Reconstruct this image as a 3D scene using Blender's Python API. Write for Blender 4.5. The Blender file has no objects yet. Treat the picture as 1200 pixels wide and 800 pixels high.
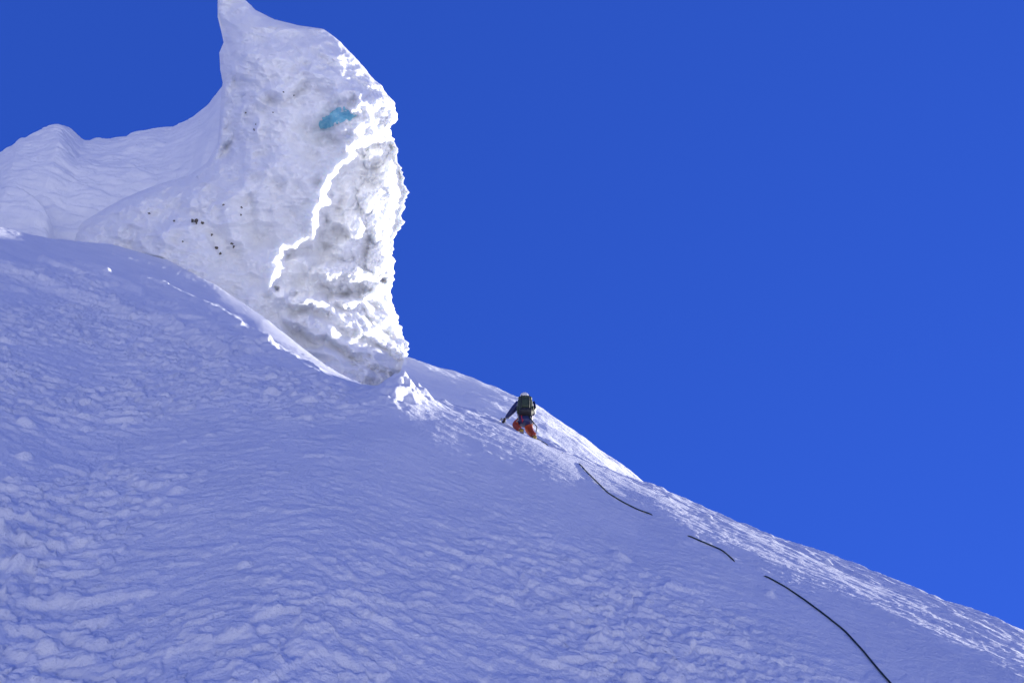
import bpy, bmesh, math
import numpy as np
from mathutils import Vector, Matrix

# ------------------------------------------------------------------ camera, sky, sun, exposure
sc = bpy.context.scene
PITCH = math.radians(45)
W0, H0, LENS = 1200.0, 800.0, 32.0
F = W0 * LENS / 36.0
CAM = np.array([0.0, 0.0, 3.1])
RT = np.array([1.0, 0, 0]); FW = np.array([0, math.cos(PITCH), math.sin(PITCH)]); UP = np.array([0, -math.sin(PITCH), math.cos(PITCH)])
cd = bpy.data.cameras.new('camera'); cam = bpy.data.objects.new('camera', cd)
sc.collection.objects.link(cam); sc.camera = cam
cd.lens = LENS; cd.sensor_width = 36; cd.clip_start = 0.05; cd.clip_end = 30000
cam.location = CAM; cam.rotation_euler = (math.pi / 2 + PITCH, 0, 0)

SUNC = np.array([0.70, -0.202, -0.66])          # towards the sun, along camera right, up, back
SUN = SUNC[0] * RT + SUNC[1] * UP - SUNC[2] * FW
SUN = SUN / np.linalg.norm(SUN)
elev = math.asin(SUN[2]); az = math.atan2(SUN[0], SUN[1])
wd = bpy.data.worlds.new('World'); sc.world = wd; wd.use_nodes = True
nt = wd.node_tree; nt.nodes.clear()
sky = nt.nodes.new('ShaderNodeTexSky'); sky.sky_type = 'NISHITA'; sky.sun_disc = False
sky.sun_elevation = elev; sky.sun_rotation = az
sky.altitude = 4500; sky.air_density = 1.6; sky.dust_density = 0.0; sky.ozone_density = 2.0
gam = nt.nodes.new('ShaderNodeGamma'); gam.inputs[1].default_value = 0.32
# air whitens towards the horizon, deep blue overhead at altitude
geo = nt.nodes.new('ShaderNodeTexCoord'); sep = nt.nodes.new('ShaderNodeSeparateXYZ'); nt.links.new(geo.outputs['Generated'], sep.inputs[0])
hr = nt.nodes.new('ShaderNodeValToRGB'); hr.color_ramp.elements[0].position = 0.0; hr.color_ramp.elements[0].color = (0.58, 0.50, 0.48, 1)
hr.color_ramp.elements[1].position = 0.34; hr.color_ramp.elements[1].color = (0.158, 0.47, 2.34, 1)
nt.links.new(sep.outputs[2], hr.inputs[0])
mul = nt.nodes.new('ShaderNodeMix'); mul.data_type = 'RGBA'; mul.blend_type = 'MULTIPLY'; mul.inputs[0].default_value = 1
bg = nt.nodes.new('ShaderNodeBackground'); bg.inputs['Strength'].default_value = 0.080
wo = nt.nodes.new('ShaderNodeOutputWorld')
nt.links.new(sky.outputs[0], gam.inputs[0]); nt.links.new(gam.outputs[0], mul.inputs[6]); nt.links.new(hr.outputs[0], mul.inputs[7]); nt.links.new(mul.outputs[2], bg.inputs[0]); nt.links.new(bg.outputs[0], wo.inputs[0])
sl = bpy.data.lights.new('sun', 'SUN'); sl.energy = 5.0; sl.angle = math.radians(0.5); sl.color = (1, 0.955, 0.85)
so = bpy.data.objects.new('sun', sl); sc.collection.objects.link(so)
so.rotation_euler = Vector(SUN).to_track_quat('Z', 'Y').to_euler()
sc.view_settings.view_transform = 'Standard'; sc.view_settings.look = 'None'
sc.view_settings.gamma = 1; sc.view_settings.use_curve_mapping = False
sc.view_settings.exposure = 1.22

# ------------------------------------------------------------------ helpers
def ray(px, py):
    px = np.asarray(px, float); py = np.asarray(py, float)
    return ((px - 600) / F)[..., None] * RT + ((400 - py) / F)[..., None] * UP + FW
def unproj(px, py, d):
    return CAM + ray(px, py) * np.asarray(d, float)[..., None]
def project(P):
    q = P - CAM
    z = q @ FW
    return 600 + F * (q @ RT) / z, 400 - F * (q @ UP) / z, z
def sstep(a, b, x):
    t = np.clip((x - a) / (b - a), 0, 1); return t * t * (3 - 2 * t)

def _hash(ix, iy, iz, seed):
    h = (ix * 374761393 + iy * 668265263 + iz * 2147483647 + seed * 974634777) & 0xffffffff
    h = ((h ^ (h >> 13)) * 1274126177) & 0xffffffff
    return h ^ (h >> 16)
_G = np.array([[1,1,0],[-1,1,0],[1,-1,0],[-1,-1,0],[1,0,1],[-1,0,1],[1,0,-1],[-1,0,-1],[0,1,1],[0,-1,1],[0,1,-1],[0,-1,-1],[1,1,0],[-1,1,0],[0,-1,1],[0,-1,-1]], float)
def perlin(x, y, z=None, seed=0):
    if z is None: z = np.full_like(x, 0.37)
    xi = np.floor(x).astype(np.int64); yi = np.floor(y).astype(np.int64); zi = np.floor(z).astype(np.int64)
    fx, fy, fz = x - xi, y - yi, z - zi
    u = fx**3 * (fx * (fx * 6 - 15) + 10); v = fy**3 * (fy * (fy * 6 - 15) + 10); w = fz**3 * (fz * (fz * 6 - 15) + 10)
    r = 0
    for dx in (0, 1):
        wx = u if dx else 1 - u
        for dy in (0, 1):
            wy = v if dy else 1 - v
            for dz in (0, 1):
                wz = w if dz else 1 - w
                g = _G[_hash(xi + dx, yi + dy, zi + dz, seed) & 15]
                r = r + wx * wy * wz * (g[..., 0] * (fx - dx) + g[..., 1] * (fy - dy) + g[..., 2] * (fz - dz))
    return r
def fbm(x, y, z=None, oct=4, seed=0, gain=0.5, ridged=False):
    s = 0; a = 1.0; f = 1.0
    for o in range(oct):
        n = perlin(x * f, y * f, None if z is None else z * f, seed + o * 17)
        if ridged: n = 0.5 - np.abs(n) * 1.6
        s = s + a * n; a *= gain; f *= 2.03
    return s
def segdist(px, py, pts):
    """distance to a polyline, and parameter along it"""
    best = np.full(px.shape, 1e9)
    for (x0, y0), (x1, y1) in zip(pts[:-1], pts[1:]):
        dx, dy = x1 - x0, y1 - y0
        t = np.clip(((px - x0) * dx + (py - y0) * dy) / (dx * dx + dy * dy + 1e-9), 0, 1)
        best = np.minimum(best, np.hypot(px - x0 - t * dx, py - y0 - t * dy))
    return best
def polysd(px, py, pts):
    """signed distance to a closed polygon, positive inside"""
    d = segdist(px, py, pts + [pts[0]])
    ins = np.zeros(px.shape, bool)
    for (x0, y0), (x1, y1) in zip(pts, pts[1:] + [pts[0]]):
        if y0 == y1: continue
        c = ((y0 > py) != (y1 > py)) & (px < (x1 - x0) * (py - y0) / (y1 - y0) + x0)
        ins ^= c
    return np.where(ins, d, -d)
def linefn(pts, seed=None):
    a = np.array(pts, float)
    return lambda v: np.interp(v, a[:, 0], a[:, 1])
def smoothline(pts, n=400, k=9):
    """piecewise polyline -> lightly smoothed samples"""
    a = np.array(pts, float); xs = np.linspace(a[0, 0], a[-1, 0], n)
    ys = np.interp(xs, a[:, 0], a[:, 1]); yp = np.pad(ys, k, mode='edge')
    ker = np.hanning(2 * k + 1); ker /= ker.sum()
    ys = np.convolve(yp, ker, 'valid')
    return xs, ys

def grid_mesh(name, P, mat, closed_u=False, kind=None, parent=None, smooth=True, flip=False):
    """P: (rows, cols, 3) -> one mesh object"""
    R_, C_ = P.shape[:2]
    idx = np.arange(R_ * C_).reshape(R_, C_)
    if closed_u: idx = np.concatenate([idx, idx[:, :1]], 1)
    a, b, c, d = idx[:-1, :-1], idx[:-1, 1:], idx[1:, 1:], idx[1:, :-1]
    q = np.stack([a, b, c, d] if not flip else [a, d, c, b], -1).reshape(-1, 4)
    me = bpy.data.meshes.new(name)
    me.vertices.add(R_ * C_); me.vertices.foreach_set('co', P.reshape(-1).astype(np.float32))
    me.loops.add(q.size); me.loops.foreach_set('vertex_index', q.reshape(-1).astype(np.int32))
    me.polygons.add(len(q)); me.polygons.foreach_set('loop_start', (np.arange(len(q)) * 4).astype(np.int32))
    me.polygons.foreach_set('loop_total', np.full(len(q), 4, np.int32))
    if smooth: me.polygons.foreach_set('use_smooth', np.ones(len(q), bool))
    me.update(calc_edges=True); me.validate()
    me.materials.append(mat)
    o = bpy.data.objects.new(name, me); sc.collection.objects.link(o)
    if kind: o['kind'] = kind
    if parent: o.parent = parent
    return o

# ------------------------------------------------------------------ materials
def snow_mat(name, col=(0.86, 0.87, 0.88), rough=0.8, bumps=((60, 0.010), (14, 0.03)), sss=0.0, tint=None, tscale=1.5):
    m = bpy.data.materials.new(name); m.use_nodes = True; n = m.node_tree; L = n.links
    b = n.nodes['Principled BSDF']; b.inputs['Roughness'].default_value = rough
    b.inputs['Specular IOR Level'].default_value = 0.12
    tc = n.nodes.new('ShaderNodeTexCoord')
    nz = n.nodes.new('ShaderNodeTexNoise'); nz.inputs['Scale'].default_value = tscale; nz.inputs['Detail'].default_value = 6
    L.new(tc.outputs['Object'], nz.inputs['Vector'])
    cr = n.nodes.new('ShaderNodeValToRGB'); cr.color_ramp.elements[0].position = 0.35; cr.color_ramp.elements[1].position = 0.62
    t = tint or (col[0] * 0.93, col[1] * 0.94, col[2] * 0.96)
    cr.color_ramp.elements[0].color = (*t, 1); cr.color_ramp.elements[1].color = (*col, 1)
    L.new(nz.outputs[0], cr.inputs[0]); L.new(cr.outputs[0], b.inputs['Base Color'])
    prev = None
    for s, dist in bumps:
        z = n.nodes.new('ShaderNodeTexNoise'); z.inputs['Scale'].default_value = s; z.inputs['Detail'].default_value = 4
        L.new(tc.outputs['Object'], z.inputs['Vector'])
        bp = n.nodes.new('ShaderNodeBump'); bp.inputs['Distance'].default_value = dist; bp.inputs['Strength'].default_value = 1
        L.new(z.outputs[0], bp.inputs['Height'])
        if prev: L.new(prev.outputs[0], bp.inputs['Normal'])
        prev = bp
    if prev: L.new(prev.outputs[0], b.inputs['Normal'])
    if sss:
        b.inputs['Subsurface Weight'].default_value = sss
        b.inputs['Subsurface Radius'].default_value = (0.42, 0.46, 0.52); b.inputs['Subsurface Scale'].default_value = 0.5
    return m
def mat(name, col, rough=0.6, metal=0.0, var=0.15, scale=30):
    m = bpy.data.materials.new(name); m.use_nodes = True; n = m.node_tree; L = n.links
    b = n.nodes['Principled BSDF']; b.inputs['Roughness'].default_value = rough; b.inputs['Metallic'].default_value = metal
    tc = n.nodes.new('ShaderNodeTexCoord'); nz = n.nodes.new('ShaderNodeTexNoise'); nz.inputs['Scale'].default_value = scale
    L.new(tc.outputs['Object'], nz.inputs['Vector'])
    mx = n.nodes.new('ShaderNodeMix'); mx.data_type = 'RGBA'
    mx.inputs[6].default_value = (*[c * (1 - var) for c in col], 1); mx.inputs[7].default_value = (*[min(1, c * (1 + var)) for c in col], 1)
    L.new(nz.outputs[0], mx.inputs[0]); L.new(mx.outputs[2], b.inputs['Base Color'])
    return m
M_slope = snow_mat('slope_snow', col=(0.81, 0.82, 0.85), bumps=((45, 0.012), (9, 0.02)))
M_hill = snow_mat('hill_snow', bumps=((3, 0.03), (14, 0.02)))
M_tower = snow_mat('rime_snow', bumps=((7, 0.05), (26, 0.03)), tint=(0.85, 0.86, 0.87), sss=0.6)
M_ice = snow_mat('blue_ice', col=(0.36, 0.70, 0.80), tint=(0.20, 0.56, 0.72), rough=0.25, sss=0.4, bumps=((6, 0.04),), tscale=4)

# ------------------------------------------------------------------ slope frame: U right, V forward along the slope, N its normal
HC = 3.1                                                    # camera height above the slope
d0, d1 = ray(0, 190), ray(1200, 545)
N = np.cross(d0, d1); N = N / np.linalg.norm(N)
if N @ UP < 0: N = -N
V = FW - (FW @ N) * N; V = V / np.linalg.norm(V)
U = np.cross(V, N)
def polar(px, py):
    d = ray(px, py); u, v, n = d @ U, d @ V, d @ N
    r = np.hypot(u, v); return np.arctan2(u, v), n / r
def crest_fn(pts):
    xs = np.array([p[0] for p in pts], float); ys = np.array([p[1] for p in pts], float)
    X, Y = smoothline(pts, 3000, 9)
    a, e = polar(X, Y); rr = np.interp(X, xs, [p[2] for p in pts])
    return (lambda A: np.interp(A, a, e)), (lambda A: np.interp(A, a, rr)), a[0], a[-1]

# (px, py, distance) along the brow of the near slope
CREST_A = [(-900, -60, 34), (-300, 160, 34), (0, 266, 29.5), (60, 280, 31.6), (130, 286, 35), (200, 306, 36),
           (255, 335, 32), (310, 372, 27), (350, 404, 23.5), (400, 440, 20.6), (440, 462, 20.8), (468, 473, 22.5), (492, 473, 23.5), (520, 477, 24), (560, 486, 24.5), (590, 495, 24.5),
           (628, 511, 24.5), (700, 545, 24), (757, 568, 23.5), (830, 598, 23), (1060, 687, 21), (1200, 742, 19), (1500, 870, 16), (2400, 1400, 12)]
eA, rA, aA0, aA1 = crest_fn(CREST_A)
CREST_S = [(-900, -115, 32), (0, 250, 26), (1200, 738, 18), (2400, 1226, 12)]
eS, rS = crest_fn(CREST_S)[:2]
A_L0, A_L1 = float(polar(120, 330)[0]), float(polar(470, 440)[0])
def gA(x, lin):
    q = np.where(x < 1, (1 - x)**2, (1 - x)**2 * 1.6)
    p = np.where(x < 1, 1 - x, 0.25 * (x - 1) + (1 - x)**2 * 1.6)
    return q + lin * (p - q)
def height_a(A, r):
    x = r / rA(A)
    k = sstep(0.0, 0.25, x)                                  # flat round the camera's feet
    lin = sstep(A_L1, A_L0, A); es, e1 = eS(A), eA(A)
    h0 = lin * 0.035 * r + (1 - lin) * (HC + r * es - HC * gA(r / rS(A), 0 * lin))               # the slope underfoot
    h1 = HC + r * e1 - HC * gA(x, lin)                       # its brow
    h = h0 + (h1 - h0) * sstep(0.45, 0.97, x)
    far = np.maximum(x - 1.6, 0)
    return h - far * 8
def _foot_of(px, py):
    A, e = polar(px, py); A = float(A); e = float(e); rs = np.linspace(1.0, float(rA(A)) * 0.99, 2000)
    y = height_a(np.full_like(rs, A), rs) - HC - rs * e
    return A, rs[np.argmax(y > 0) if (y > 0).any() else -1]
# long swell that turns the upper slope into the sun
_T = np.array([_foot_of(*p) for p in ((400, 458), (440, 474), (470, 486), (510, 498), (560, 514), (640, 545), (700, 566), (760, 588), (800, 620), (860, 650), (950, 694), (1060, 742), (1150, 785), (1240, 830))])
rT = lambda A: np.interp(A, _T[:, 0], _T[:, 1])
def swell(A, r):
    q = np.log(r / rT(A)) / 0.30
    return (0.011 + 0.006 * sstep(_T[7, 0], _T[4, 0], A)) * rT(A) * np.exp(-q**2) * sstep(_T[0, 0] - 0.02, _T[2, 0], A) * sstep(_T[-1, 0] + 0.25, _T[-1, 0], A)
def roll_a(A, r):
    """relief of the near slope, metres"""
    u = r * np.sin(A); v = r * np.cos(A)
    P = CAM - HC * N + u[..., None] * U + v[..., None] * V + height_a(A, r)[..., None] * N
    px, py, _ = project(P)
    # wind-packed scallops: steep little steps facing down the slope, about 0.1 to 0.3 m long
    wu = u + 0.12 * perlin(u * 2, v * 2, seed=3) + 0.03 * perlin(u * 9, v * 9, seed=6); wv = v + 0.12 * perlin(u * 2, v * 2, seed=4) + 0.03 * perlin(u * 9, v * 9, seed=8)
    d = 0.022 * fbm(u * 0.5, v * 0.35, oct=2, seed=11)
    n1 = perlin(wu * 2.6, wv * 4.4, seed=21); n2 = perlin(wu * 5.5, wv * 9.5, seed=22); n3 = perlin(wu * 13, wv * 20, seed=23)
    x = r / rA(A)
    patch = 0.45 + 1.1 * sstep(-0.3, 0.4, perlin(u * 0.5, v * 0.35, seed=5))
    patch = patch * (1 - 0.82 * sstep(0.30, 0.45, x) * sstep(380, 470, px) * sstep(1500, 1250, px)) * (1 - 0.8 * sstep(0.68, 0.82, x) * sstep(430, 380, px))
    d = d + 0.10 * sstep(0.4, 0.7, x) * sstep(0.85, 0.72, x) * sstep(480, 330, px) * sstep(-0.05, 0.35, fbm(u * 0.9, v * 0.5 + u * 0.3, oct=4, seed=35))
    d = d + patch * (0.025 * sstep(0.10, 0.26, n1) + 0.019 * sstep(0.06, 0.22, n2) + 0.007 * sstep(-0.1, 0.2, n3) + 0.006 * n3)
    # clods of snow frozen on the surface
    rng = np.random.RandomState(5)
    spots = [(372, 544), (356, 536), (340, 545), (300, 497), (318, 500), (265, 487), (12, 632), (30, 640), (48, 655), (60, 760), (205, 558), (235, 560)]
    spots += [(rng.uniform(120, 560), rng.uniform(480, 620)) for _ in range(14)] + [(rng.uniform(0, 1000), rng.uniform(480, 800)) for _ in range(16)]
    for sx, sy in spots:
        a_, e_ = polar(sx, sy); r_ = 0.92 * HC / max(-float(e_) + 0.003, 0.03)
        if r_ > 20: continue
        u_, v_ = r_ * math.sin(a_), r_ * math.cos(a_); w_ = rng.uniform(0.04, 0.10)
        q = ((wu - u_) / w_)**2 + ((wv - v_) / w_)**2
        m_ = q < 12
        d[m_] += 0.055 * (w_ / 0.08) * np.exp(-q[m_]**1.3)
    # old furrows crossing below the saddle
    for pts, am in (([(-60, 296), (0, 316), (60, 337), (130, 362), (200, 386), (265, 415)], 0.16), ([(50, 305), (110, 318), (165, 342)], 0.14), ([(170, 330), (250, 362), (330, 420), (370, 440)], 0.10)):
        d = d + am * np.exp(-(segdist(px, py + 3 * perlin(u * 1.0, v * 1.0, seed=9), pts) / 4.5)**2) * (r < 60)
    d = d + swell(A, r)
    # rubble under the tower
    rub = np.exp(-((px - 462) / 34)**2 - ((py - 482) / 14)**2)
    lump = np.maximum(fbm(u * 1.6, v * 0.9, oct=3, seed=31), -0.1)
    d = d + rub * (0.22 + 0.35 * lump + 0.10 * fbm(u * 5, v * 3, oct=3, seed=33)) * 0.8
    # rough sunlit strip below the brow
    st = sstep(0.5, 0.8, x) * sstep(1.25, 1.0, x) * sstep(430, 520, px)
    d = d + st * (0.10 * fbm(u * 0.9 + v * 0.3, v * 0.45, oct=4, seed=41) + 0.02 * fbm(u * 4, v * 3, oct=2, seed=43))
    return d
def slope_point(A, r, off=0.0, rough=True):
    A = np.asarray(A, float); r = np.asarray(r, float)
    h = height_a(A, r) + (roll_a(A, r) if rough else 0) + off
    return CAM - HC * N + (r * np.sin(A))[..., None] * U + (r * np.cos(A))[..., None] * V + h[..., None] * N
def on_slope(px, py, off=0.0):
    """where the sight line through a point of the photograph meets the near slope"""
    A, e = polar(px, py); A = float(A); e = float(e); rs = np.linspace(1.0, float(rA(A)) * 0.995, 3000)
    y = height_a(np.full_like(rs, A), rs) + roll_a(np.full_like(rs, A), rs) - HC - rs * e
    i = np.argmax(y > 0) if (y > 0).any() else len(rs) - 1
    return slope_point(np.array([A]), np.array([rs[i]]), off)[0], rs[i]

# azimuths: dense across the view, sparse behind
vis0, vis1 = polar(-60, 150)[0], polar(1260, 760)[0]
vis0 = float(min(vis0, polar(-60, 830)[0])); vis1 = float(max(vis1, polar(1260, 830)[0]))
AZ = np.concatenate([np.linspace(-math.pi, vis0, 90, endpoint=False), np.linspace(vis0, vis1, 1250, endpoint=False), np.linspace(vis1, math.pi, 90, endpoint=False)])
RR = np.concatenate([np.geomspace(0.25, 1.6, 50, endpoint=False), np.geomspace(1.6, 30, 900, endpoint=False), np.geomspace(30, 70, 60)])
Ag, Rg = np.meshgrid(AZ, RR)
slope = grid_mesh('snow_slope', slope_point(Ag, Rg), M_slope, closed_u=True, kind='structure')

# sunlit hill beyond the climber
CREST_B = [(474, 419.5, 38), (478, 420, 38), (530, 437, 38), (580, 454, 37.5), (620, 470, 37), (645, 485, 36.5), (680, 509, 36), (710, 533, 35), (757, 569, 34), (800, 610, 33.5), (900, 720, 33)]
eB, rB, aB0, aB1 = crest_fn(CREST_B)
def sheet(name, cf, K, r0, r1, nA, nR, disp, m):
    e, rr, a0, a1 = cf
    A, R = np.meshgrid(np.linspace(a0, a1, nA), np.concatenate([np.linspace(r0, r1, nR), np.linspace(r1, r1 * 1.5, 60)[1:]]))
    h = HC + R * e(A) - K * (1 - R / rr(A))**2
    base = CAM - HC * N + (R * np.sin(A))[..., None] * U + (R * np.cos(A))[..., None] * V
    P = base + h[..., None] * N
    px, py, _ = project(P)
    h = h + disp(px, py, P)
    return grid_mesh(name, base + h[..., None] * N, m, kind='structure')
def dispB(px, py, P):
    x, y, z = P[..., 0], P[..., 1], P[..., 2]
    return 0.25 * fbm(x * 0.25, y * 0.2, z * 0.2, oct=3, seed=51) + 0.03 * fbm(x * 1.5, y * 1.5, z * 1.5, oct=3, seed=52)
hill = sheet('hill', (eB, rB, aB0, aB1), 10, 25.5, 50, 500, 300, dispB, M_hill)
# saddle left of the tower
CREST_C = [(-600, 330, 49), (-200, 250, 49), (-60, 215, 49), (0, 184, 49), (22, 166, 49), (50, 158, 49), (72, 154, 49), (84, 160, 49), (97, 168, 49), (125, 166, 49), (160, 158, 49), (200, 152, 49), (225, 139, 49), (245, 122, 49), (262, 100, 49), (285, 84, 49)]
def dispC(px, py, P):
    x, y, z = P[..., 0], P[..., 1], P[..., 2]
    d = 0.3 * fbm(x * 0.3, y * 0.25, z * 0.25, oct=3, seed=61)
    d = d + 0.08 * sstep(-0.2, 0.5, fbm(x * 0.55 + z * 0.5, y * 0.5 - z * 0.8, z * 1.3, oct=4, seed=62))
    d = d + 0.05 * sstep(-0.1, 0.3, fbm(x * 1.3 + z * 0.9, y * 1.2, z * 3.0, oct=3, seed=63))
    d = d + 0.3 * np.exp(-((px - 66 - 0.3 * (py - 170)) / 15)**2) * sstep(200, 172, py) * sstep(150, 162, py)
    d = d + 1.3 * np.exp(-(np.maximum(px + 6 - 1.0 * (py - 235), 0) / 10)**2) * sstep(228, 256, py) * sstep(70, 40, px)
    return d
sad = sheet('ridge', crest_fn(CREST_C), 130, 34, 56, 700, 500, dispC, M_hill)

# ------------------------------------------------------------------ ice tower
XR = [(-22, 268), (-16, 276), (-6, 281), (0, 287), (12, 300), (23, 322), (30, 350), (34, 379), (50, 400), (64, 413), (80, 427), (100, 446), (118, 460), (128, 463), (140, 465), (150, 457), (158, 458), (170, 463),
      (190, 467), (205, 473), (215, 475), (240, 474), (262, 472), (278, 463), (300, 460), (325, 462), (338, 456), (355, 463), (375, 468), (395, 473), (410, 478), (430, 478), (450, 480), (480, 486), (520, 490)]
XL = [(-22, 262), (-12, 257), (0, 255), (20, 255), (36, 259), (50, 262), (62, 257), (82, 258), (97, 261), (110, 259), (140, 258), (170, 255), (190, 243), (205, 222), (218, 180), (232, 145), (245, 122), (260, 97), (275, 78), (300, 70), (520, 70)]
def tower():
    ys = np.concatenate([-22 + 10 * np.linspace(0, 1, 20)**2, np.linspace(-12, 520, 640)[1:]])
    nf = 520
    th = np.concatenate([np.linspace(0, math.pi, nf, endpoint=False), np.linspace(math.pi, 2 * math.pi, 120, endpoint=False)])
    TH, Y = np.meshgrid(th, ys)
    xl = np.interp(Y, *zip(*XL)); xr = np.interp(Y, *zip(*XR))
    edge = sstep(60, 200, Y)
    xr = xr + (3.2 * perlin(Y / 15, Y * 0, seed=71) + 1.8 * perlin(Y / 6, Y * 0, seed=74) + 1.5 * perlin(Y / 3.5, Y * 0, seed=72) * (1 + 1.6 * perlin(Y / 20, Y * 0, seed=73))) * (0.35 + edge)
    top = sstep(-22, -8, Y)
    mid = (xl + xr) / 2
    xl = mid + (xl - mid) * (0.02 + 0.98 * top); xr = mid + (xr - mid) * (0.02 + 0.98 * top)
    c = (1 - np.cos(TH)) / 2
    # slightly more uniform than cosine spacing
    X = xl + (xr - xl) * c
    half = (xr - xl) / 2 / F * 36
    hs = half[:, 0]; yy = Y[:, 0]
    hs = np.array([np.mean(np.interp(np.clip(y + np.linspace(-34, 34, 35), -10, 520), yy, hs)) for y in yy])[:, None] * np.ones_like(half)
    T = np.minimum(hs, 3.1) * sstep(-23, -6, Y)
    S = np.sin(TH)
    D0 = 37.5 - 1.0 * sstep(200, 450, Y) - 2.2 * sstep(385, 480, Y)
    front = np.clip(S, 0, 1)
    kx = np.interp(Y, [60, 130, 170, 320, 350, 395, 432, 500], [0.05, 0.30, 0.82, 0.85, 1.5, 1.45, 0.85, 0.4])
    x0 = np.interp(Y, [60, 130, 170, 230, 285, 330, 380, 440], [420, 400, 405, 378, 330, 330, 372, 395])
    ramp = np.clip(X - x0, 0, 400); ramp = ramp - 12 * (1 - np.exp(-ramp / 12))
    T = T * (1 - 0.45 * np.clip(kx, 0, 1) * sstep(0.3, 0.8, c))
    dep = D0 - T * np.sign(S) * np.abs(S)**0.8 + kx * ramp * 0.0337
    fw = sstep(0.0, 0.35, S)
    # --- relief of the face, metres towards the camera
    wx = X + 7 * perlin(X / 28, Y / 28, seed=81) + 3.5 * perlin(X / 9, Y / 9, seed=82) + 1.6 * perlin(X / 4, Y / 4, seed=87)
    wy = Y + 7 * perlin(X / 28 + 50, Y / 28, seed=83) + 3.5 * perlin(X / 9 + 50, Y / 9, seed=84) + 1.6 * perlin(X / 4 + 9, Y / 4, seed=88)
    r = np.zeros_like(X)
    # the big scooped hollow
    R1 = [(408, 172), (412, 184), (399, 192), (388, 206), (380, 230), (370, 252), (366, 281), (345, 286), (325, 293), (322, 312), (314, 336),
          (335, 350), (385, 352), (430, 344), (452, 330), (500, 300), (500, 160), (440, 160)]
    s1 = polysd(wx, wy, R1)
    lw = perlin(X / 13, Y / 13, seed=86)
    r -= 1.3 * sstep(-2, 11 + 9 * lw, s1)
    r += (0.40 + 0.5 * lw) * np.exp(-((s1 + 2) / 6)**2)
    # ribs standing in the hollow
    for pts, w, amp in (([(447, 203), (447, 222), (434, 245), (424, 268), (414, 288), (398, 293)], 10, 0.75),
                        ([(460, 180), (462, 215), (452, 262), (447, 300)], 12, 0.8),
                        ([(416, 215), (408, 240), (400, 262)], 8, 0.35),
                        ([(330, 312), (380, 318), (440, 312), (456, 322)], 22, 0.7),
                        ([(395, 112), (412, 106), (420, 118), (414, 127)], 6, 0.45),
                        ([(398, 150), (425, 150), (455, 146)], 9, 0.5)):
        r += amp * np.exp(-(segdist(wx, wy, pts) / w)**2) * sstep(-4, 10, s1 if amp > 0.5 and pts[0][1] > 170 else s1 * 0 + 20)
    # lit foot right, flutes
    fl = sstep(335, 355, wy) * sstep(440, 400, wy + 0.3 * (380 - wx))
    ph = (wy - 0.5 * (wx - 330)) / 9 + 1.2 * perlin(X / 30, Y / 30, seed=85)
    r += 0.30 * fl * sstep(322, 345, wx) * np.sin(ph * 2.2)
    s2 = polysd(wx, wy, [(330, 372), (400, 378), (415, 392), (412, 420), (400, 450), (340, 450), (300, 390)])
    r -= 0.12 * sstep(-6, 26, s2)
    # blue hollow
    s3 = polysd(wx, wy, [(362, 134), (385, 124), (412, 122), (418, 136), (400, 152), (398, 172), (372, 172), (358, 155)])
    r -= 0.75 * sstep(-8, 16, s3)
    # rounded rime lobes in the hollow and the overhanging lip
    for cx, cy, rx, ry, am in ((431, 228, 11, 17, .55), (414, 262, 13, 20, .6), (441, 262, 12, 20, .6), (446, 302, 18, 22, .7), (392, 322, 34, 16, .6), (425, 330, 24, 15, .7), (455, 205, 9, 22, .5),
                               (438, 185, 14, 10, .5), (440, 120, 16, 12, .35), (390, 90, 26, 18, .3), (320, 70, 36, 24, .3)):
        q = ((wx - cx) / rx)**2 + ((wy - cy) / ry)**2
        r += am * np.clip(1 - q, 0, 1)**0.8
    # crevice where the saddle meets the tower
    r -= 0.45 * np.exp(-(segdist(wx, wy, [(276, 100), (274, 150), (262, 185)]) / 9)**2)
    for pts, w, am in (([(292, 228), (294, 255), (303, 285)], 8, 0.35), ([(258, 186), (268, 172), (276, 158)], 6, 0.4), ([(262, 60), (268, 88), (300, 112), (285, 140)], 9, 0.25),
                       ([(272, 140), (300, 128), (345, 112), (360, 100)], 8, 0.3), ([(345, 60), (335, 95), (350, 120)], 10, 0.2), ([(180, 245), (235, 250), (262, 285), (300, 330)], 9, 0.25),
                       ([(370, 60), (390, 78), (415, 92)], 6, 0.25)):
        r -= am * np.exp(-(segdist(wx, wy, pts) / w)**2) * 0.6
    r += 0.35 * np.exp(-(segdist(wx, wy, [(268, 140), (285, 125), (340, 100), (365, 85)]) / 9)**2)
    # flank above
    r += 0.6 * fbm(X / 60, Y / 80, oct=3, seed=91) + 0.20 * fbm(X / 34 + Y / 40, Y / 22 - X / 60, oct=3, seed=92, ridged=True) * (1 - 0.8 * sstep(-6, 10, s2))
    P0 = unproj(X, Y, dep)
    p = P0
    rough = (0.30 + 0.70 * sstep(330, 440, X + 0.3 * (Y - 200))) * (1 - 0.8 * sstep(-6, 10, s2)) * (1 - 0.8 * sstep(-6, 6, s3))
    r += rough * (0.20 * fbm(p[..., 0] * 1.3, p[..., 1] * 1.3, p[..., 2] * 1.3, oct=5, seed=95, ridged=False)
                  + 0.10 * np.abs(perlin(p[..., 0] * 3.5, p[..., 1] * 3.5, p[..., 2] * 3.5, seed=96)))
    r += rough * 0.08 * fbm(p[..., 0] * 2.5, p[..., 1] * 2.5, p[..., 2] * 2.5, oct=4, seed=97)
    r = r * 1.2
    dep = dep - r * fw - (1 - fw) * 0.3 * fbm(p[..., 0], p[..., 1], p[..., 2], oct=4, seed=98) * (np.abs(S) > 1e-6) * sstep(0, .3, np.abs(S))
    return unproj(X, Y, dep), X[:, :nf], Y[:, :nf], dep[:, :nf]
TP, TX, TY, TD = tower()
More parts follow.
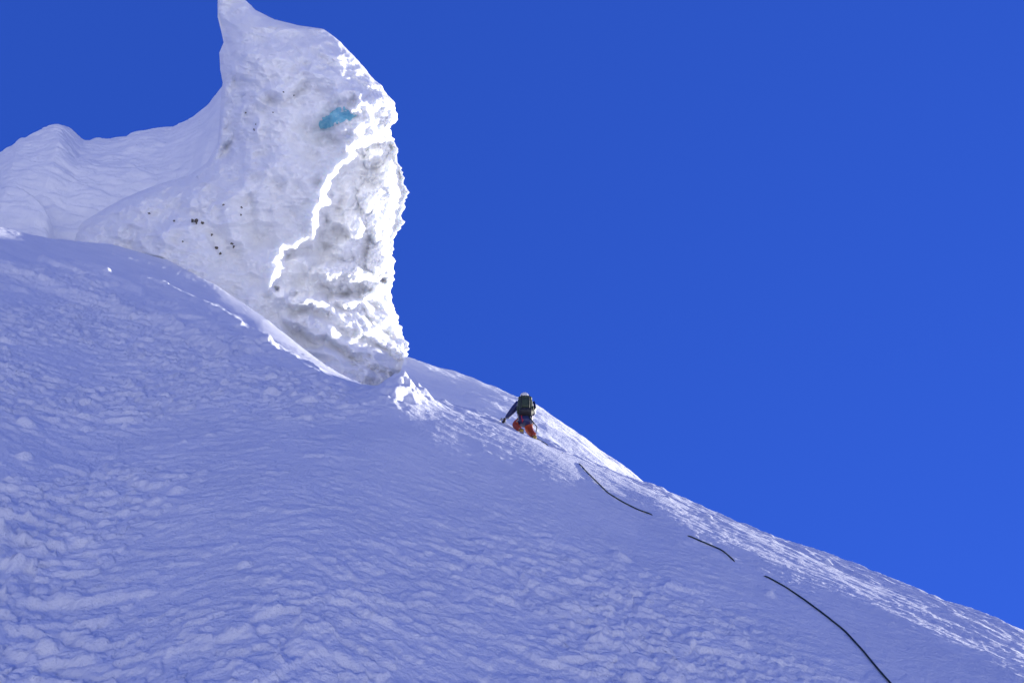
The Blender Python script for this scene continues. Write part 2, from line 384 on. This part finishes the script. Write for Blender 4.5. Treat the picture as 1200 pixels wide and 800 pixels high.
def tower_depth(px, py):
    i = int(np.argmin(np.abs(TY[:, 0] - py))); return float(np.interp(px, TX[i], TD[i]))
TW = grid_mesh('ice_tower', TP, M_tower, closed_u=True)
TW['label'] = 'towering rime-covered ice pinnacle with hollowed, sun-edged right face'; TW['category'] = 'serac'

# ------------------------------------------------------------------ snowfield far below
g = np.linspace(-1, 1, 60); gx, gy = np.meshgrid(np.sign(g) * g**2 * 9000, np.sign(g) * g**2 * 9000)
gz = -75 + 0.02 * np.hypot(gx, gy) * perlin(gx / 900, gy / 900, seed=7)
grid_mesh('snowfield', np.stack([gx, gy, gz], -1), M_hill, kind='structure')

# blue glacier ice showing in the hollow
def ice_patch(poly, name, parent, m, out=0.10):
    xs = [p[0] for p in poly]; ys = [p[1] for p in poly]
    gx, gy = np.meshgrid(np.linspace(min(xs) - 5, max(xs) + 5, 60), np.linspace(min(ys) - 5, max(ys) + 5, 44))
    dd = np.array([[tower_depth(x, y) for x, y in zip(a, b)] for a, b in zip(gx, gy)])
    sm = dd.copy()
    for _ in range(5):
        q = np.pad(sm, 1, mode='edge'); sm = (q[1:-1, 1:-1] * 2 + q[:-2, 1:-1] + q[2:, 1:-1] + q[1:-1, :-2] + q[1:-1, 2:]) / 6
    sd = polysd(gx + 1.5 * perlin(gx / 5, gy / 5, seed=3), gy + 1.5 * perlin(gx / 5, gy / 5, seed=4), poly)
    d = sm + 0.5 - (0.5 + out) * sstep(-3.5, 1.0, sd)
    front = unproj(gx, gy, d)
    back = unproj(gx, gy, sm + 0.9)
    P = np.concatenate([front, back[::-1]], 0)
    return grid_mesh(name, P, m, parent=parent)
ice_patch([(371, 146), (377, 137), (387, 133), (393, 126), (404, 125), (415, 131), (418, 136), (410, 141), (398, 145), (386, 151), (376, 151)], 'blue_ice', TW, M_ice, 0.03)

# dark stones frozen into the flank
M_rock = mat('dark_stone', (0.10, 0.085, 0.07), 0.85, var=0.4, scale=20)
rng = np.random.RandomState(3)
stones = [(226, 259, 3.2), (230, 260, 3.6), (237, 261, 3.0), (248, 275, 2.4), (283, 243, 2.2), (282, 252, 2.0), (272, 285, 3.0), (274, 289, 2.4), (253, 291, 3.2), (258, 297, 2.6), (175, 250, 2.2), (204, 259, 2.0), (214, 283, 1.8), (344, 112, 1.6), (332, 108, 1.5), (288, 132, 1.6), (298, 152, 2.0), (262, 240, 1.6), (300, 146, 1.4), (320, 132, 1.4)]
for px, py, s in stones:
    bm = bmesh.new(); bmesh.ops.create_icosphere(bm, subdivisions=2, radius=1)
    for v in bm.verts:
        k = 1 + rng.uniform(-0.28, 0.28); v.co = Vector((v.co.x * 1.3 * k, v.co.y * k, v.co.z * 0.8 * k)) * s * 0.034 * 0.5 * rng.uniform(0.6, 1.7)
    me = bpy.data.meshes.new('embedded_stone'); bm.to_mesh(me); bm.free(); me.materials.append(M_rock)
    o = bpy.data.objects.new('embedded_stone', me); sc.collection.objects.link(o); o.parent = TW
    o.location = unproj(px, py, tower_depth(px, py)); o.rotation_euler = (rng.uniform(0, 3), rng.uniform(0, 3), rng.uniform(0, 3))

# ------------------------------------------------------------------ climber
def link(name, me, m, parent=None, smooth=True):
    if smooth: me.polygons.foreach_set('use_smooth', [True] * len(me.polygons))
    me.materials.clear(); me.materials.append(m)
    o = bpy.data.objects.new(name, me); sc.collection.objects.link(o)
    if parent: o.parent = parent
    return o
def _unused(name, joints, edges, m, parent=None, root=0, sub=2):
    """joints: [(x,y,z,rx[,ry])]; one continuous surface grown round the skeleton"""
    me = bpy.data.meshes.new(name); me.from_pydata([j[:3] for j in joints], edges, []); me.update()
    o = bpy.data.objects.new(name, me); sc.collection.objects.link(o)
    md = o.modifiers.new('skin', 'SKIN'); md.use_smooth_shade = True
    for i, j in enumerate(joints):
        sv = me.skin_vertices[0].data[i] if me.skin_vertices else None
        if sv is None: break
        sv.radius = (j[3], j[4] if len(j) > 4 else j[3]); sv.use_root = (i == root)
    if sub: sd = o.modifiers.new('sub', 'SUBSURF'); sd.levels = sub; sd.render_levels = sub
    dg = bpy.context.evaluated_depsgraph_get(); dg.update()
    out = bpy.data.meshes.new_from_object(o.evaluated_get(dg)); out.name = name
    bpy.data.objects.remove(o); bpy.data.meshes.remove(me)
    return link(name, out, m, parent)
def skin_new(name, joints, edges, m, parent=None, root=0, sub=2):
    bm = bmesh.new(); lay = bm.verts.layers.skin.verify()
    vs = []
    for i, j in enumerate(joints):
        v = bm.verts.new(j[:3]); v[lay].radius = (j[3], j[4] if len(j) > 4 else j[3]); v[lay].use_root = (i == root); vs.append(v)
    for a, b in edges: bm.edges.new((vs[a], vs[b]))
    me = bpy.data.meshes.new(name); bm.to_mesh(me); bm.free()
    o = bpy.data.objects.new(name, me); sc.collection.objects.link(o)
    o.modifiers.new('skin', 'SKIN').use_smooth_shade = True
    if sub: sd = o.modifiers.new('sub', 'SUBSURF'); sd.levels = sub; sd.render_levels = sub
    bpy.context.view_layer.update(); dg = bpy.context.evaluated_depsgraph_get()
    out = bpy.data.meshes.new_from_object(o.evaluated_get(dg)); out.name = name
    bpy.data.objects.remove(o); bpy.data.meshes.remove(me)
    return link(name, out, m, parent)
def blob(name, c, r, m, parent=None, cut=None, sub=3, rot=None, box=0.0, noise=0.0):
    """ellipsoid; box > 0 squares it off; cut drops everything below that local z"""
    bm = bmesh.new(); bmesh.ops.create_icosphere(bm, subdivisions=sub, radius=1)
    for v in bm.verts:
        p = v.co.copy()
        if box: p = Vector([math.copysign(abs(q)**(1 - box), q) for q in p])
        if noise: p *= 1 + noise * float(perlin(np.array([v.co.x * 2.5]), np.array([v.co.y * 2.5]), np.array([v.co.z * 2.5]), 5)[0])
        v.co = Vector((p.x * r[0], p.y * r[1], p.z * r[2]))
    if cut is not None:
        g = bmesh.ops.bisect_plane(bm, geom=bm.verts[:] + bm.edges[:] + bm.faces[:], plane_co=(0, 0, cut), plane_no=(0, 0, 1), clear_inner=True)
        bmesh.ops.holes_fill(bm, edges=[e for e in bm.edges if e.is_boundary])
    me = bpy.data.meshes.new(name); 
    M = Matrix.Translation(Vector(c)) @ (rot.to_matrix().to_4x4() if rot else Matrix())
    bm.transform(M); bm.to_mesh(me); bm.free()
    return link(name, me, m, parent)
def tube(name, pts, rad, m, parent=None, seg=8):
    """round bar through points (list of Vector), capped"""
    pts = [Vector(p) for p in pts]; bm = bmesh.new(); rings = []
    for i, p in enumerate(pts):
        t = (pts[min(i + 1, len(pts) - 1)] - pts[max(i - 1, 0)]).normalized()
        a = t.cross(Vector((0.3, 0.2, 1)) if abs(t.z) < 0.95 else Vector((1, 0, 0))).normalized(); b = t.cross(a)
        rr = rad[i] if isinstance(rad, (list, tuple)) else rad
        rings.append([bm.verts.new(p + rr * (math.cos(k * 2 * math.pi / seg) * a + math.sin(k * 2 * math.pi / seg) * b)) for k in range(seg)])
    for r0, r1 in zip(rings[:-1], rings[1:]):
        for k in range(seg): bm.faces.new((r0[k], r0[(k + 1) % seg], r1[(k + 1) % seg], r1[k]))
    bm.faces.new(rings[0][::-1]); bm.faces.new(rings[-1])
    bmesh.ops.recalc_face_normals(bm, faces=bm.faces[:])
    me = bpy.data.meshes.new(name); bm.to_mesh(me); bm.free()
    return link(name, me, m, parent)

M_skin = mat('skin', (0.55, 0.33, 0.24)); M_navy = mat('navy_shell', (0.012, 0.022, 0.10), 0.5); M_orange = mat('orange_shell', (0.34, 0.045, 0.008), 0.55)
M_pack = mat('olive_cordura', (0.035, 0.055, 0.03), 0.7, var=0.3); M_black = mat('black_webbing', (0.015, 0.015, 0.018), 0.6)
M_grey = mat('grey_webbing', (0.22, 0.24, 0.24), 0.7); M_helm = mat('white_helmet', (0.75, 0.74, 0.70), 0.35, var=0.05)
M_boot = mat('yellow_boot', (0.42, 0.25, 0.03), 0.6, var=0.5, scale=25); M_steel = mat('steel', (0.35, 0.35, 0.36), 0.35, 0.9)
M_red = mat('red_sling', (0.5, 0.02, 0.06), 0.6)

foot, fr = on_slope(624, 513)
fz = float((foot - CAM) @ FW); SC = fz / 22.0 * 0.94
body = skin_new('person', [
    (-.18, .28, .88, .13, .11), (-.19, .23, 1.08, .12, .10), (-.19, .21, 1.28, .16, .11), (-.19, .24, 1.41, .06), (-.19, .27, 1.48, .065), (-.19, .29, 1.56, .095), (-.19, .29, 1.63, .06),
    (-.29, .28, .84, .085), (-.45, .32, .70, .062), (-.36, .18, .47, .05), (-.29, .10, .33, .035),
    (-.11, .30, .83, .085), (-.07, .38, .56, .062), (.0, .22, .30, .05), (.05, .08, .08, .035),
    (-.36, .22, 1.35, .055), (-.55, .30, 1.12, .042), (-.71, .41, .98, .028),
    (-.02, .24, 1.35, .055), (.02, .46, 1.24, .042), (-.04, .64, 1.30, .028),
    (-.19, .40, 1.54, .018)],
    [(0, 1), (1, 2), (2, 3), (3, 4), (4, 5), (5, 6), (0, 7), (7, 8), (8, 9), (9, 10), (0, 11), (11, 12), (12, 13), (13, 14), (2, 15), (15, 16), (16, 17), (2, 18), (18, 19), (19, 20), (5, 21)], M_skin)
body['label'] = 'climber seen from behind in navy jacket, orange trousers and white helmet, climbing the slope'; body['category'] = 'person'
body.location = foot; body.scale = (SC, SC, SC)
skin_new('jacket', [(-.18, .25, .62, .24, .22), (-.18, .26, .84, .21, .19), (-.19, .23, 1.05, .19, .15), (-.19, .21, 1.28, .22, .15), (-.19, .24, 1.43, .085),
    (-.37, .22, 1.35, .105), (-.46, .26, 1.23, .095), (-.55, .30, 1.12, .08), (-.63, .355, 1.05, .066), (-.695, .40, .99, .046),
    (-.0, .24, 1.34, .10), (.05, .44, 1.20, .085), (-.03, .62, 1.29, .048)],
    [(0, 1), (1, 2), (2, 3), (3, 4), (3, 5), (5, 6), (6, 7), (7, 8), (8, 9), (3, 10), (10, 11), (11, 12)], M_navy, body)
skin_new('trousers', [(-.18, .28, .84, .15, .14), (-.29, .28, .82, .12), (-.38, .31, .765, .105), (-.455, .32, .70, .098), (-.41, .25, .58, .085), (-.36, .18, .47, .08), (-.31, .125, .38, .072),
    (-.10, .30, .81, .13), (-.09, .35, .68, .125), (-.07, .37, .56, .115), (-.03, .29, .41, .10), (.02, .20, .27, .09), (.045, .11, .15, .08)],
    [(0, 1), (1, 2), (2, 3), (3, 4), (4, 5), (5, 6), (0, 7), (7, 8), (8, 9), (9, 10), (10, 11), (11, 12)], M_orange, body)
for (x, y, z) in ((-.28, .12, .31), (.055, .10, .07)):
    bt = skin_new('boot', [(x, y - .03, z + .06, .058), (x, y - .045, z - .03, .056, .05), (x + .005, y + .06, z - .03, .052, .042), (x + .01, y + .17, z - .025, .045, .035)], [(0, 1), (1, 2), (2, 3)], M_boot, body)
    cr = tube('crampon', [(x - .05, y - .09, z - .09), (x - .05, y + .19, z - .08), (x + .05, y + .22, z - .08), (x + .055, y - .09, z - .09), (x - .05, y - .09, z - .09)], .008, M_steel, bt)
    for k, (dx, dy) in enumerate(((-.05, -.08), (.05, -.08), (-.05, .0), (.05, .0), (-.05, .12), (.05, .12), (-.03, .2), (.03, .2))):
        tube('crampon_point', [(x + dx, y + dy, z - .085), (x + dx, y + dy + (.05 if dy > .15 else 0), z - .13)], [.007, .002], M_steel, bt, 5)
    tube('boot_strap', [(x + .062 * math.cos(t), y - .02 + .06 * math.sin(t), z + .03) for t in np.linspace(0, 2 * math.pi, 13)], .008, M_black, bt)
def glove(p, dirv, m):
    """five bent fingers closed round a shaft"""
    p = Vector(p); d = Vector(dirv).normalized(); side = d.cross(Vector((0, 0, 1))).normalized(); up = side.cross(d)
    J = [(*(p - d * .05), .034), (*(p + d * .02), .036, .026)]; E = [(0, 1)]
    for k, (o, l) in enumerate(((-.032, .050), (-.011, .058), (.011, .055), (.032, .044))):
        i = len(J); a = p + d * .05 + side * o
        J += [(*a, .013), (*(a + d * l * .55 - up * .015), .0125), (*(a + d * l * .55 - up * .050), .011)]; E += [(1, i), (i, i + 1), (i + 1, i + 2)]
    i = len(J); a = p + side * .042 - up * .005
    J += [(*a, .014), (*(a + d * .035 - up * .025), .013), (*(a + d * .045 - up * .045 - side * .02), .011)]; E += [(1, i), (i, i + 1), (i + 1, i + 2)]
    return skin_new('glove', J, E, m, body, sub=1)
glove((-.73, .43, .955), (-.55, .4, -.55), M_black)
glove((-.05, .67, 1.315), (-.1, .9, .2), M_black)
he = blob('helmet', (-.19, .24, 1.615), (.125, .15, .12), M_helm, body, cut=-.045)
for k in (-1, 0, 1): tube('vent_rib', [(-.19 + k * .045, .27 + .155 * math.sin(t), 1.60 + .122 * math.cos(t)) for t in np.linspace(-1.1, 1.1, 9)], .007, M_grey, he)
tube('helmet_strap', [(-.19 + .088 * math.sin(t), .29 + .02 * math.cos(t), 1.545 - .09 * math.cos(t / 1.0) * (abs(t) < 1.6)) for t in np.linspace(-1.5, 1.5, 11)], .007, M_black, he)
blob('hair', (-.19, .255, 1.53), (.085, .075, .07), M_black, body)
blob('hood', (-.19, .15, 1.455), (.13, .07, .06), M_navy, body, noise=.2)
tube('harness_belt', [(-.18 + .175 * math.cos(t), .28 + .155 * math.sin(t), .90 + .01 * math.sin(3 * t)) for t in np.linspace(0, 2 * math.pi, 25)], .022, M_black, body)
tube('leg_loop', [(-.30 + .115 * math.cos(t), .28 + .125 * math.sin(t), .76 + .03 * math.cos(t)) for t in np.linspace(0, 2 * math.pi, 19)], .017, M_grey, body)
tube('leg_loop', [(-.075 + .115 * math.cos(t), .29 + .125 * math.sin(t), .76 - .03 * math.cos(t)) for t in np.linspace(0, 2 * math.pi, 19)], .017, M_grey, body)
tube('sling', [(-.36, .11, 1.34), (-.385, .075, 1.2), (-.385, .07, 1.0), (-.37, .09, .84), (-.35, .12, .74)], .016, M_grey, body)
tube('sling', [(-.28, .10, .90), (-.27, .07, .72), (-.25, .08, .58), (-.235, .10, .70), (-.24, .12, .88)], .012, M_red, body)
for k, (x, z, l) in enumerate(((-.05, .80, .14), (-.02, .80, .18), (.0, .83, .12), (-.12, .78, .12))):
    tube('quickdraw', [(x, .12 + k * .01, z + .08), (x + .01, .10 + k * .01, z), (x, .11, z + .08 - l)], .011, (M_steel, M_grey, M_steel, M_helm)[k], body, 6)

# rucksack on the climber's back
pk = bpy.data.objects.new('rucksack', None); sc.collection.objects.link(pk); pk.location = foot; pk.scale = (SC, SC, SC)
pk['label'] = 'olive green rucksack with black base carried on the back of the climber'; pk['category'] = 'rucksack'
blob('pack_body', (-.175, .045, 1.13), (.195, .125, .27), M_pack, pk, box=.42, noise=.08)
ld = blob('lid', (-.175, .05, 1.36), (.185, .13, .06), M_pack, pk, box=.35, noise=.1)
blob('base_panel', (-.165, .035, .905), (.18, .135, .085), M_black, pk, box=.4)
blob('front_pocket', (-.175, -.075, 1.13), (.13, .045, .15), M_pack, pk, box=.4, noise=.1)
for s in (-1, 1):
    blob('side_pocket', (-.175 + s * .195, .06, 1.0), (.035, .075, .12), M_pack, pk, box=.3)
    tube('compression_strap', [(-.175 + s * .10, -.115, 1.40), (-.175 + s * .11, -.13, 1.25), (-.175 + s * .105, -.125, 1.05), (-.175 + s * .10, -.10, .90)], .010, M_black, pk)
    tube('shoulder_strap', [(-.175 + s * .13, .13, 1.36), (-.175 + s * .14, .24, 1.47), (-.175 + s * .13, .36, 1.38), (-.175 + s * .16, .36, 1.18), (-.175 + s * .17, .22, 1.03)], .022, M_black, pk)
tube('haul_loop', [(-.21, .14, 1.42), (-.20, .13, 1.465), (-.155, .13, 1.465), (-.145, .14, 1.42)], .009, M_black, pk)

# axe in the left hand, pick in the snow
ax = bpy.data.objects.new('ice_axe', None); sc.collection.objects.link(ax); ax.location = foot; ax.scale = (SC, SC, SC)
ax['label'] = 'short black ice axe gripped in the left glove of the climber, pick in the snow'; ax['category'] = 'ice axe'
h0 = Vector((-.62, .28, .90)); h1 = Vector((-.84, .62, 1.12))
tube('shaft', [h0, h0.lerp(h1, .5) + Vector((0, 0, .03)), h1], .014, M_black, ax)
tube('pick', [h1, h1 + Vector((-.03, .03, -.05)), h1 + Vector((-.05, .04, -.13)), h1 + Vector((-.04, .03, -.20))], [.012, .012, .009, .003], M_steel, ax, 6)
tube('hammer', [h1, h1 + Vector((.04, -.02, .05))], [.012, .017], M_steel, ax)
tube('grip', [h0, h0.lerp(h1, .35) + Vector((0, 0, .018))], .018, M_grey, ax)

# ------------------------------------------------------------------ rope, partly sunk in the snow
def rope():
    vis = [[(627, 513), (636, 518), (645, 523)], [(655, 528), (663, 533)], [(677, 541), (684, 550), (700, 566), (712, 578), (730, 589), (748, 598), (766, 604)],
           [(804, 627), (822, 635), (846, 645), (862, 659)], [(894, 674), (920, 688), (942, 703), (965, 720), (990, 740), (1010, 762), (1028, 784), (1044, 802), (1090, 860)]]
    pts = []
    for k, seg in enumerate(vis):
        X = np.array(seg, float); L = np.r_[0, np.cumsum(np.hypot(*np.diff(X, axis=0).T))]
        n = max(3, int(L[-1] / 3)); t = np.linspace(0, L[-1], n)
        for x, y in zip(np.interp(t, L, X[:, 0]), np.interp(t, L, X[:, 1])):
            p, r_ = on_slope(x, y, 0.010); pts.append(p)
        if k < len(vis) - 1:
            a, b = seg[-1], vis[k + 1][0]
            for q in (.12, .3, .5, .7, .88):
                p, r_ = on_slope(a[0] + (b[0] - a[0]) * q, a[1] + (b[1] - a[1]) * q, -0.09); pts.append(p)
    P = np.array(pts)
    for _ in range(2): P[1:-1] = P[1:-1] * .5 + (P[:-2] + P[2:]) * .25
    waist = foot + SC * np.array([-.10, .12, .86]); knee = foot + SC * np.array([.12, -.02, .35])
    return [waist, knee] + list(P)
M_rope = mat('dark_green_rope', (0.012, 0.03, 0.028), 0.7, var=0.5, scale=200)
rp = tube('rope', rope(), 0.0088, M_rope, None, 8)
rp['label'] = 'long thin dark climbing rope running down the snow from the climber, partly buried'; rp['category'] = 'rope'
